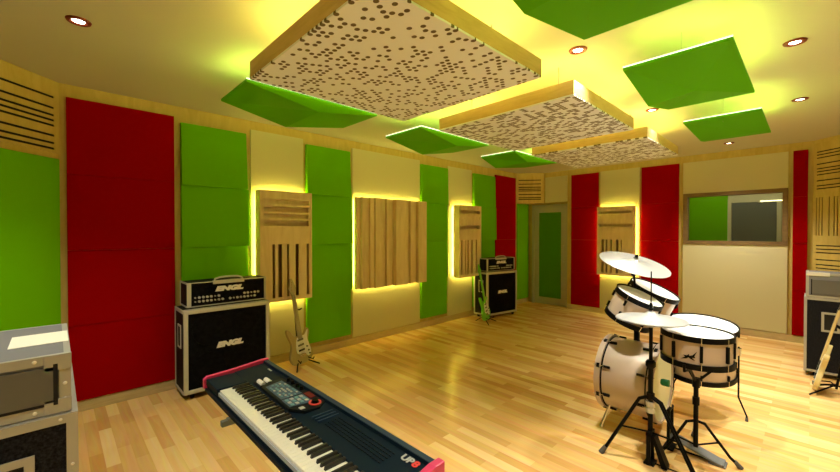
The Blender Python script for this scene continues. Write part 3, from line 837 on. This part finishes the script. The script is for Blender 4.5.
# ------------------------------------------------------------------ keyboard
KL = Vector((-1.6, .76, .635))
kb = thing('stage_keyboard', 'long dark blue stage keyboard with pink end cheeks in the foreground', 'keyboard', tuple(KL))
kb.location.x += .018; kb.scale = (1, .90, 1); TK = Matrix.Translation(-KL)
def K(mb, name, m, parent=None): return mb.xf(TK).build(name, m, parent or kb)
x0, x1 = -2.305, -.893
c = MB()
c.box((x0, .572, .635), (x1, .944, .664), .003)
c.box((x0, .568, .664), (-2.114, .735, .697), .004); c.box((-1.020, .568, .664), (x1, .735, .697), .004)
c.prism([(.731, .664), (.731, .699), (.912, .711), (.916, .722), (.944, .722), (.944, .664)], 0, x0, x1)
K(c, 'body', 'navy')
K(MB().box((-2.114, .5745, .648), (-1.020, .582, .680)), 'keyslip', 'keyslip')
K(MB().box((x0, .560, .633), (x1, .572, .650), .002), 'front_rail', 'navy_dark')
mat('slate', (.018, .040, .075), .45, spec=.3)
K(MB().box((x0, .917, .7215), (x1, .9445, .7245), .001), 'rear_ridge', 'slate')
K(MB().prism([(.556, .645), (.556, .695), (.575, .708), (.74, .716), (.915, .732), (.948, .732), (.948, .645)], 0, -2.33, -2.305, .003), 'end_cheek', 'pink')
K(MB().prism([(.556, .645), (.556, .695), (.575, .708), (.79, .714), (.90, .735), (.950, .735), (.950, .645)], 0, -.893, -.862, .003), 'end_cheek', 'pink')
p_ = .166 / 7
wk = bpy.data.meshes.new('white_key'); b_ = MB(); b_.box((.0005, .583, .666), (p_ - .0005, .732, .690), .0015); b_.bm.to_mesh(wk); b_.bm.free(); wk.materials.append(MATS['ivory'])
bk = bpy.data.meshes.new('black_key'); b_ = MB(); b_.prism([(.640, .688), (.645, .702), (.732, .703), (.732, .688)], 0, -.0062, .0062, .0015); b_.bm.to_mesh(bk); b_.bm.free(); bk.materials.append(MATS['ebony'])
names = 'CDEFGAB'; k0 = 1
for i in range(46):
    nm = names[(k0 + i) % 7]; x = -2.1127 + i * p_
    o = bpy.data.objects.new('white_key', wk); C.objects.link(o); o.parent = kb; o.location = Vector((x, 0, 0)) - KL
    if nm in 'CDFGA' and i < 45:
        o = bpy.data.objects.new('black_key', bk); C.objects.link(o); o.parent = kb
        o.location = Vector((x + p_ + {'C': -.002, 'D': .002, 'F': -.003, 'G': 0, 'A': .003}[nm], 0, 0)) - KL
pan = K(MB().prism([(-1.945, .743), (-1.625, .738), (-1.555, .785), (-1.545, .86), (-1.585, .912), (-1.76, .905), (-1.985, .885), (-1.985, .80)], 2, .703, .7155), 'control_panel', 'navy_dark')
K(MB().prism([(-1.93, .76), (-1.735, .755), (-1.735, .872), (-1.955, .865)], 2, .7155, .7165), 'button_field', 'panel_blue', pan)
K(MB().prism([(-1.725, .752), (-1.635, .750), (-1.615, .865), (-1.725, .868)], 2, .7155, .7165), 'button_field', 'panel_blue', pan)
for j in range(5):
    for i in range(9):
        if (i * 7 + j * 5) % 4 == 0: continue
        x = -1.92 + i * .0215; y = .768 + j * .021
        K(MB().box((x, y, .7165), (x + .012, y + .009, .7195)), 'button', 'trim_cream' if (i + 2 * j) % 3 == 0 or 2 < i < 6 and 1 < j < 4 else 'button_blue', pan)
for j in range(4):
    for i in range(3):
        x = -1.712 + i * .028; y = .760 + j * .026
        K(MB().box((x, y, .7165), (x + .020, y + .017, .7205), .001), 'button', 'pale_grey' if (i + j) % 2 else 'button_blue', pan)
for (x, y) in ((-1.925, .893), (-1.875, .893), (-1.825, .893), (-1.78, .893)):
    K(MB().lathe([(0, .016), (.009, .016), (.012, .0), (0, 0)], c=(x, y, .7155), n=16), 'knob', 'black', pan)
K(MB().box((-1.725, .872, .7155), (-1.655, .906, .7185), .001), 'display', 'red_dark', pan)
K(MB().lathe([(.021, 0), (.021, .004), (.031, .004), (.031, 0)], c=(-1.598, .865, .7155), n=28, closed=True), 'dial_ring', 'red_logo', pan)
K(MB().lathe([(0, .014), (.015, .014), (.018, 0), (0, 0)], c=(-1.598, .865, .7155), n=24), 'dial', 'black', pan)
K(MB().box((-1.60, .775, .7155), (-1.575, .80, .7185), .001), 'button', 'pale_grey', pan)
for y in (.772, .812):
    K(MB().tube([(-2.045, y, .708), (-1.985, y, .708)], .014, 16), 'wheel', 'white')
K(MB().box((-2.06, .748, .700), (-1.975, .838, .7075)), 'wheel_plate', 'navy_dark')
for x in (-1.49, -1.465, -1.44):
    K(MB().box((x - .004, .785, .7045), (x + .004, .895, .7125), .001), 'ridge', 'slate')
K(MB().box((-2.19, .888, .708), (-2.165, .898, .7115)), 'badge', 'pale_grey')
K(MB().box((-2.145, .888, .708), (-2.16, .898, .7115)), 'badge', 'pale_grey')
vm = MB()
for i in range(22):
    for j in range(5): vm.box((-1.41 + i * .017, .80 + j * .018, .7055 + j * .0011), (-1.41 + i * .017 + .011, .804 + j * .018, .7077 + j * .0011))
K(vm, 'speaker_slots', 'navy_dark')
text('UP', .044, 'logo', 'pale_grey', kb, frame_M(Vector((-.985, .885, .7125)) - KL, (1, 0, 0), (-.0, 1, .06)), .0008, 0, .0015, 1.0)
text('8', .044, 'logo', 'red_logo', kb, frame_M(Vector((-.943, .885, .7125)) - KL, (1, 0, 0), (0, 1, .06)), .0008, 0, .0018, 1.1)

ks = thing('keyboard_stand', 'black folding stand under the dark blue keyboard', 'keyboard stand', (-1.6, .74, 0))
TS = Matrix.Translation((1.6, -.74, 0))
def S(mb, name, m): return mb.xf(TS).build(name, m, ks)
for x in (-1.885, -1.25):
    f = MB(); f.box((x - .014, .570, .600), (x + .014, .90, .632), .003); f.box((x - .014, .545, .600), (x + .014, .572, .626), .003); S(f, 'support_bar', 'ctl_grey')
for k, (a_, b2) in enumerate((((-1.80, .62), (-1.25, .02)), ((-1.25, .62), (-1.72, .02)))):
    y = .82 + .035 * k
    S(MB().tube([(a_[0], y, a_[1] - .01), (b2[0], y, b2[1])], .014, 12), 'leg', 'black')
    S(MB().tube([(b2[0], .56, .018), (b2[0], .92, .018)], .016, 12), 'floor_bar', 'black')

# ------------------------------------------------------------------ drum kit
def align(Cc, Nn):
    N = Vector(Nn).normalized(); u = Vector((0, 1, 0)).cross(N)
    if u.length < 1e-4: u = Vector((1, 0, 0))
    u.normalize(); v = N.cross(u)
    return frame_M(Cc, u, v)
def drum(name, label, Cc, Nn, r, dep, nl, a0=0., twin=True, head2='drum_head', cat='drum', hoop_h=.030, group=None, hoopm='black'):
    """top head centre Cc, axis Nn"""
    t = thing(name, label, cat, (0, 0, 0), 0, group); t.matrix_world = align(Cc, Nn)
    MB().lathe([(r - .012, -.012), (r - .004, -.010), (r - .004, -dep + .010), (r - .012, -dep + .012)], n=56, closed=True).build('shell', 'drum_shell', t)
    for z, s in ((0, 1), (-dep, -1)):
        MB().lathe([(r + .0005, s * .006), (r + .008, s * .006), (r + .008, -s * hoop_h), (r - .003, -s * hoop_h), (r - .003, -s * .006), (r + .0005, -s * .003)], c=(0, 0, z), n=56, closed=True).build('hoop', hoopm, t)
        MB().lathe([(0, s * .0), (r - .014, s * .0), (r, -s * .004), (r - .002, -s * .010), (0, -s * .004)], c=(0, 0, z), n=56).build('drum_head', 'drum_head' if s > 0 else head2, t)
    for k in range(nl):
        a = a0 + 2 * PI * k / nl
        M = Matrix.Rotation(a, 4, 'Z')
        f = MB()
        if twin:
            z = -hoop_h - .028; f.box((r - .006, -.007, z - .022), (r + .012, .007, z + .022), .004)
            z = -dep + hoop_h + .028; MB().box((r - .006, -.007, z - .022), (r + .012, .007, z + .022), .004).xf(M).build('lug', 'black', t)
        else: f.box((r - .006, -.008, -dep / 2 - dep * .27), (r + .012, .008, -dep / 2 + dep * .27), .004)
        f.xf(M).build('lug', 'black', t)
        MB().tube([(r + .006, 0, .004), (r + .006, 0, -dep - .004)] if not twin else [(r + .006, 0, .004), (r + .006, 0, -hoop_h - .03)], .0028, 6).xf(M).build('tension_rod', 'chrome', t)
        if twin: MB().tube([(r + .006, 0, -dep - .004), (r + .006, 0, -dep + hoop_h + .03)], .0028, 6).xf(M).build('tension_rod', 'chrome', t)
    return t
BX0, BX1, BYc, BZ, BR = -1.13, -.750, 3.20, .390, .272
# bass drum: axis +X, head towards the drummer at +X
t = thing('bass_drum', 'pale pink bass drum lying on its side with chrome spurs', 'drum', (BX1, BYc, BZ)); t.matrix_world = align((BX1, BYc, BZ), (1, 0, 0))
Lb = BX1 - BX0
MB().lathe([(BR - .014, -.01), (BR - .004, -.01), (BR - .004, -Lb + .01), (BR - .014, -Lb + .01)], n=72, closed=True).build('shell', 'drum_shell', t)
for z, s in ((0, 1), (-Lb, -1)):
    MB().lathe([(BR - .004, s * .006), (BR + .010, s * .006), (BR + .010, -s * .034), (BR - .004, -s * .034)], c=(0, 0, z), n=72, closed=True).build('hoop', 'drum_shell', t)
    MB().lathe([(BR - .003, 0), (BR + .0005, 0), (BR + .0005, -s * .010), (BR - .003, -s * .010)], c=(0, 0, z - s * .036), n=72, closed=True).build('hoop_band', 'black', t)
    MB().lathe([(0, -s * .004), (BR - .005, -s * .004), (BR - .005, -s * .012), (0, -s * .010)], c=(0, 0, z), n=72).build('drum_head', 'bass_head' if s > 0 else 'drum_head', t)
for k in range(8):
    M = Matrix.Rotation(2 * PI * (k + .5) / 8, 4, 'Z')
    for z, s in ((0, 1), (-Lb, -1)):
        MB().box((BR - .006, -.009, z - s * .075 - .026), (BR + .012, .009, z - s * .075 + .026), .004).xf(M).build('lug', 'black', t)
        MB().tube([(BR + .016, 0, z + s * .012), (BR + .010, 0, z - s * .06)], .003, 6).xf(M).build('tension_rod', 'chrome', t)
        f = MB(); f.box((BR + .008, -.016, z - s * .018 - .01), (BR + .018, .016, z - s * .018 + .01), .002); f.xf(M).build('claw', 'black', t)
Mi = t.matrix_world.inverted()
def B(mb, name, m): return mb.xf(Mi).build(name, m, t)
for (fx, fy) in ((-1.11, 3.06), (-1.11, 3.36)):
    s = -1 if fy < 3.2 else 1
    B(MB().tube([(-1.06, 3.2 + s * .155, .40 - .215), (fx, fy + s * .03, .03), (fx - .005, fy + s * .035, .0)], [.010, .012, .018], 10), 'spur', 'chrome')
for s in (-1, 1): B(MB().tube([(-.80, 3.2 + s * .13, .165), (-.79, 3.2 + s * .16, .005)], .007, 8), 'spur', 'chrome')
B(MB().lathe([(0, 0), (.030, 0), (.030, .012), (.021, .016), (.021, .24), (0, .24)], c=(-.955, 3.31, .625), n=20), 'tom_post', 'black')
hub = Vector((-.955, 3.31, .87))
B(MB().box(hub - Vector((.02, .035, .03)), hub + Vector((.02, .035, .03)), .006), 'tom_holder', 'chrome')
T1C, T1N, T1R, T1D = Vector((-.884, 3.125, 1.028)), Vector((.41, -.01, .91)).normalized(), .158, .21
T2C, T2N, T2R, T2D = Vector((-.888, 3.536, 1.032)), Vector((.407, .0, .913)).normalized(), .180, .20
for Cc, Nn, r, sg in ((T1C, T1N, T1R, 1), (T2C, T2N, T2R, -1)):
    side = Vector((0, sg, 0)); side = (side - Nn * side.dot(Nn)).normalized()
    e = Cc - Nn * .10 + side * (r + .006)
    m_ = hub + Vector((0, -sg * .03, .0))
    B(MB().tube([hub, m_, (e + m_) / 2 + Vector((.01, 0, .02)), e], .009, 10), 'tom_arm', 'chrome')
    B(MB().lathe([(0, -.016), (.018, -.016), (.018, .016), (0, .016)], c=(e + m_) / 2 + Vector((.01, 0, .02)), axis=(1, 0, 0), n=14), 'arm_clamp', 'black')
    B(MB().tube([(e + m_) / 2 + Vector((.03, 0, .02)), (e + m_) / 2 + Vector((.045, 0, .045))], .006, 8), 'wing_bolt', 'chrome')
drum('tom_drum', 'smaller near rack tom with white head tilted over the bass drum', T1C, T1N, T1R, T1D, 6, .35, group='white-headed rack toms')
drum('tom_drum', 'larger far rack tom, partly hidden behind the nearer rack tom', T2C, T2N, T2R, T2D, 6, .2, group='white-headed rack toms')
# crash cymbal with its rod
def cymbal_mesh(r, bell=.22, hgt=.035):
    p = [(0, hgt + .02), (r * bell * .5, hgt + .017), (r * bell * .9, hgt + .004), (r * bell, hgt), (r * .6, hgt * .45), (r, 0), (r, -.0015), (r * .6, hgt * .45 - .002), (r * bell, hgt - .002), (0, hgt + .016)]
    return MB().lathe(p, n=64)
cr = thing('crash_cymbal', 'large silver crash cymbal tilted above the rack toms', 'cymbal'); CC = Vector((-.96, 3.25, 1.253)); CN = Vector((.31, -.14, .945)).normalized()
cr.matrix_world = align(CC, CN)
cymbal_mesh(.252, .16, .022).build('cymbal_plate', 'cymbal', cr)
MB().lathe([(0, .078), (.007, .078), (.012, .066), (.012, .052), (0, .052)], n=16).build('wing_nut', 'black', cr)
MB().lathe([(0, .054), (.018, .052), (.018, .045), (0, .045)], n=16).build('felt_washer', 'ctl_grey', cr)
Mi = cr.matrix_world.inverted()
MB().tube([hub + Vector((-.0, 0, .02)), hub + Vector((-.008, -.02, .16)), CC + Vector((0, 0, -.08)), CC + CN * .06], [.009, .009, .008, .005], 10).xf(Mi).build('cymbal_rod', 'black', cr)
MB().lathe([(0, -.02), (.016, -.02), (.016, .02), (0, .02)], c=CC + Vector((0, 0, -.08)), axis=(0, 1, 0), n=14).xf(Mi).build('tilter', 'black', cr)
# snare
SCn = Vector((-.515, 3.00, .850)); SR, SD = .190, .190
drum('snare_drum', 'front snare drum with white head and a black bird emblem, on a tripod stand', SCn, (0, 0, 1), SR, SD, 8, -PI / 2 + .30, twin=False, hoop_h=.028)
sn = [o for o in C.objects if o.name.startswith('snare_drum')][0]
EB = [(-.9, -.55), (-.35, -.1), (-.55, .12), (-.15, .12), (.1, .42), (.12, .12), (.5, .3), (1.0, .95), (.72, .15), (.85, -.05), (.45, -.1), (.8, -.5), (.3, -.3), (.05, -.12), (-.2, -.35)]
ang = math.atan2(-SCn.y, -SCn.x) - .22
m_ = MB(); R_ = SR - .003
va = [];
for (u, v) in EB:
    a_ = ang + u * .044 / R_; va.append((R_ * math.cos(a_) , R_ * math.sin(a_), -.120 + v * .040))
vo = [((R_ + .0025) / R_ * p[0], (R_ + .0025) / R_ * p[1], p[2]) for p in va]
n_ = len(EB)
m_.poly(va + vo, [tuple(range(n_)), tuple(range(2 * n_ - 1, n_ - 1, -1))] + [(i, (i + 1) % n_, (i + 1) % n_ + n_, i + n_) for i in range(n_)])
em = m_.build('bird_emblem', 'black', sn); em.matrix_local = Matrix()
em.data.transform(sn.matrix_world.inverted() @ Matrix.Translation(SCn))
ss = thing('snare_stand', 'black tripod stand holding up the snare drum', 'drum stand', (SCn.x, SCn.y, 0))
TS = Matrix.Translation((-SCn.x, -SCn.y, 0))
def S2_(mb, name, m, par=None, T=None): return mb.xf(TS).build(name, m, par or ss)
cx, cy = SCn.x, SCn.y
S2_(MB().tube([(cx, cy, .10), (cx, cy, .52)], .014, 14), 'pole', 'black')
S2_(MB().lathe([(0, -.025), (.020, -.025), (.020, .025), (0, .025)], c=(cx, cy, .40), n=16), 'height_clamp', 'black')
S2_(MB().lathe([(0, -.03), (.022, -.03), (.022, .03), (0, .03)], c=(cx, cy, .52), n=16), 'basket_hub', 'black')
zb = SCn.z - SD
for a in (.4, .4 + 2 * PI / 3, .4 + 4 * PI / 3):
    dx, dy = math.cos(a), math.sin(a); rr = SR + .016
    S2_(MB().tube([(cx, cy, .52), (cx + dx * .10, cy + dy * .10, zb - .035), (cx + dx * rr, cy + dy * rr, zb - .022), (cx + dx * rr, cy + dy * rr, zb + .02)], .008, 10), 'basket_arm', 'black')
for (fx, fy) in ((-.307, 3.11), (-.59, 3.36), (-.70, 2.93)):
    d_ = Vector((fx - cx, fy - cy, 0)); ln = d_.length; d_.normalize(); f0 = Vector((cx, cy, 0))
    lg = S2_(MB().tube([f0 + Vector((0, 0, .27)), f0 + d_ * .05 + Vector((0, 0, .255)), f0 + d_ * (ln * .8) + Vector((0, 0, .06)), Vector((fx, fy, .014))], .009, 10), 'leg', 'black')
    S2_(MB().tube([f0 + Vector((0, 0, .11)), f0 + d_ * (ln * .52) + Vector((0, 0, .145))], .006, 8), 'brace', 'black')
    S2_(MB().tube([f0 + d_ * (ln * .9) + Vector((0, 0, .042)), Vector((fx, fy, .0)) + d_ * .01 + Vector((0, 0, .002))], [.012, .016], 12), 'rubber_foot', 'rubber', lg)
# floor tom
FC, FN, FR, FD = Vector((-.642, 3.86, .735)), Vector((.04, -.13, .99)).normalized(), .250, .42
ft_ = drum('floor_tom', 'deep floor tom with white head standing on bent black legs behind the snare', FC, FN, FR, FD, 8, .25)
Mi = ft_.matrix_world.inverted()
for (a, foot) in ((.22, (-.345, 3.93)), (2.4, (-.90, 4.07)), (-2.1, (-.80, 3.60))):
    s_ = Vector((math.cos(a), math.sin(a), 0)); q = FC - FN * (FD * .62) + s_ * (FR + .010)
    f = Vector((foot[0], foot[1], 0)); q2 = Vector((q.x, q.y, .17))
    lg = MB().tube([q + Vector((0, 0, .10)), q, q2, f + Vector((0, 0, .04)), f + Vector((0, 0, .006))], .0065, 8).xf(Mi).build('leg', 'black', ft_)
    MB().box(q + Vector((-.016, -.016, .03)), q + Vector((.016, .016, .09)), .004).xf(Mi).build('leg_bracket', 'chrome', ft_)
    MB().tube([f + Vector((0, 0, .03)), f + Vector((0, 0, .0005))], [.009, .011], 10).xf(Mi).build('rubber_foot', 'rubber', lg)
# hi-hat
HX, HY, HZ = -.718, 2.775, .937
hs = thing('hi_hat', 'silver hi-hat cymbals on a black stand in front of the bass drum', 'hi-hat', (HX, HY, 0))
TS = Matrix.Translation((-HX, -HY, 0))
def Hh(mb, name, m, par=None): return mb.xf(TS).build(name, m, par or hs)
o = cymbal_mesh(.203, .2, .03); o.xf(Matrix.Translation((HX, HY, HZ))); Hh(o, 'top_cymbal', 'cymbal')
o = cymbal_mesh(.205, .2, .03); o.xf(Matrix.Translation((HX, HY, HZ - .006)) @ Matrix.Rotation(PI, 4, 'X')); Hh(o, 'bottom_cymbal', 'cymbal')
Hh(MB().tube([(HX, HY, .6), (HX, HY, 1.245)], .0038, 8), 'pull_rod', 'black')
Hh(MB().lathe([(0, .0), (.014, 0), (.014, .012), (.009, .014), (.009, .045), (0, .045)], c=(HX, HY, HZ + .058), n=16), 'clutch', 'black')
Hh(MB().tube([(HX, HY, .60), (HX, HY, HZ - .05)], .011, 12), 'upper_pole', 'black')
Hh(MB().tube([(HX, HY, .20), (HX, HY, .64)], .0145, 14), 'lower_pole', 'black')
Hh(MB().lathe([(0, -.026), (.02, -.026), (.03, -.012), (.03, .012), (.02, .026), (0, .026)], c=(HX, HY, .645), n=18), 'height_clamp', 'black')
Hh(MB().lathe([(0, -.035), (.028, -.035), (.028, -.008), (.022, -.005), (.022, .005), (.028, .008), (.028, .035), (0, .035)], c=(HX, HY, .365), n=20), 'memory_lock', 'trim_cream')
Hh(MB().lathe([(0, -.02), (.024, -.02), (.024, .02), (0, .02)], c=(HX, HY, .435), n=18), 'leg_hub', 'black')
for i, (fx, fy) in enumerate(((-.983, 2.661), (-.44, 2.715), (-.79, 3.03))):
    d_ = Vector((fx - HX, fy - HY, 0)); ln = d_.length; d_.normalize(); f0 = Vector((HX, HY, 0)); sd = Vector((-d_.y, d_.x, 0)) * .011
    lg = MB()
    for s in ((0,) if i != 1 else (-1, 1)):
        lg.tube([f0 + sd * s + Vector((0, 0, .435)), f0 + sd * s + d_ * (ln * .22) + Vector((0, 0, .41)), f0 + sd * s + d_ * (ln * .93) + Vector((0, 0, .03))], .0085 if i == 1 else .011, 10)
    lg = Hh(lg, 'leg', 'black')
    Hh(MB().tube([f0 + Vector((0, 0, .20)), f0 + d_ * (ln * .6) + Vector((0, 0, .21))], .006, 8), 'brace', 'black')
    Hh(MB().tube([f0 + d_ * (ln * .9) + Vector((0, 0, .05)), Vector((fx, fy, .002))], [.014, .018], 12), 'rubber_foot', 'rubber', lg)
f = MB(); f.box((HX - .028, HY - .042, .0), (HX + .03, HY + .042, .012)); f.box((HX - .012, HY - .045, .0), (HX + .012, HY - .033, .2)); f.box((HX - .012, HY + .033, .0), (HX + .012, HY + .045, .2)); f.box((HX - .014, HY - .045, .188), (HX + .014, HY + .045, .21))
Hh(f, 'pedal_frame', 'black')
pd = MB().prism([(HX + .014, .185), (HX + .03, .19), (HX + .10, .02), (HX + .10, .005), (HX + .07, .005)], 1, HY - .034, HY + .034, .002)
Hh(pd, 'footboard', 'black')
Hh(MB().tube([(HX + .22, HY, .006), (HX - .02, HY, .006)], .004, 8), 'radius_rod', 'black')
# bass drum pedal
bp = thing('bass_pedal', 'bass drum pedal with green felt beater behind the hi-hat stand', 'drum pedal', (-.60, 3.08, 0))
TS = Matrix.Translation((.60, -3.08, 0)); PX, PY = -.675, 3.08
def Pp(mb, name, m): return mb.xf(TS).build(name, m, bp)
f = MB(); f.box((PX - .035, PY - .06, 0), (PX + .03, PY + .06, .010), .002)
for s in (-1, 1): f.tube([(PX, PY + s * .05, .005), (PX, PY + s * .045, .27)], .010, 10)
f.tube([(PX, PY - .055, .27), (PX, PY + .055, .27)], .011, 10)
Pp(f, 'pedal_frame', 'black')
Pp(MB().tube([(PX, PY, .27), (PX + .02, PY, .40), (PX - .012, PY, .435)], .004, 8), 'beater_rod', 'chrome')
Pp(MB().lathe([(0, -.028), (.018, -.028), (.024, -.016), (.024, .022), (0, .026)], c=(PX - .030, PY, .44), axis=(1, 0, .0), n=18), 'beater', 'felt_green')
Pp(MB().prism([(PX + .0, .085), (PX + .02, .092), (PX + .27, .022), (PX + .30, .020), (PX + .30, .008), (PX + .26, .010)], 1, PY - .048, PY + .048, .002), 'footboard', 'pedal_grey')
Pp(MB().box((PX + .22, PY - .045, .0), (PX + .31, PY + .045, .009), .002), 'heel_plate', 'pedal_grey')
Pp(MB().box((PX + .02, PY - .006, .001), (PX + .23, PY + .006, .007)), 'base_rod', 'black')

# ------------------------------------------------------------------ camera, world, view
cam = bpy.data.cameras.new('camera'); cam.sensor_width = 36.; cam.lens = 36. * 378 / 840; cam.clip_start = .05
co = bpy.data.objects.new('camera', cam); C.objects.link(co); SC.camera = co
co.location = (0, 0, 1.5); co.rotation_euler = (PI / 2 - math.atan(4 / 378.), 0, math.radians(46))
wd = bpy.data.worlds.new('world'); SC.world = wd; wd.use_nodes = True
wd.node_tree.nodes['Background'].inputs[0].default_value = (1., .9, .7, 1); wd.node_tree.nodes['Background'].inputs[1].default_value = .02
SC.view_settings.view_transform = 'Standard'; SC.view_settings.look = 'None'; SC.view_settings.gamma = 1.; SC.view_settings.exposure = .12
SC.view_settings.use_curve_mapping = False
SC.cycles.max_bounces = 8; SC.cycles.diffuse_bounces = 5; SC.cycles.glossy_bounces = 4; SC.cycles.use_denoising = True
SC.cycles.sample_clamp_indirect = 6.
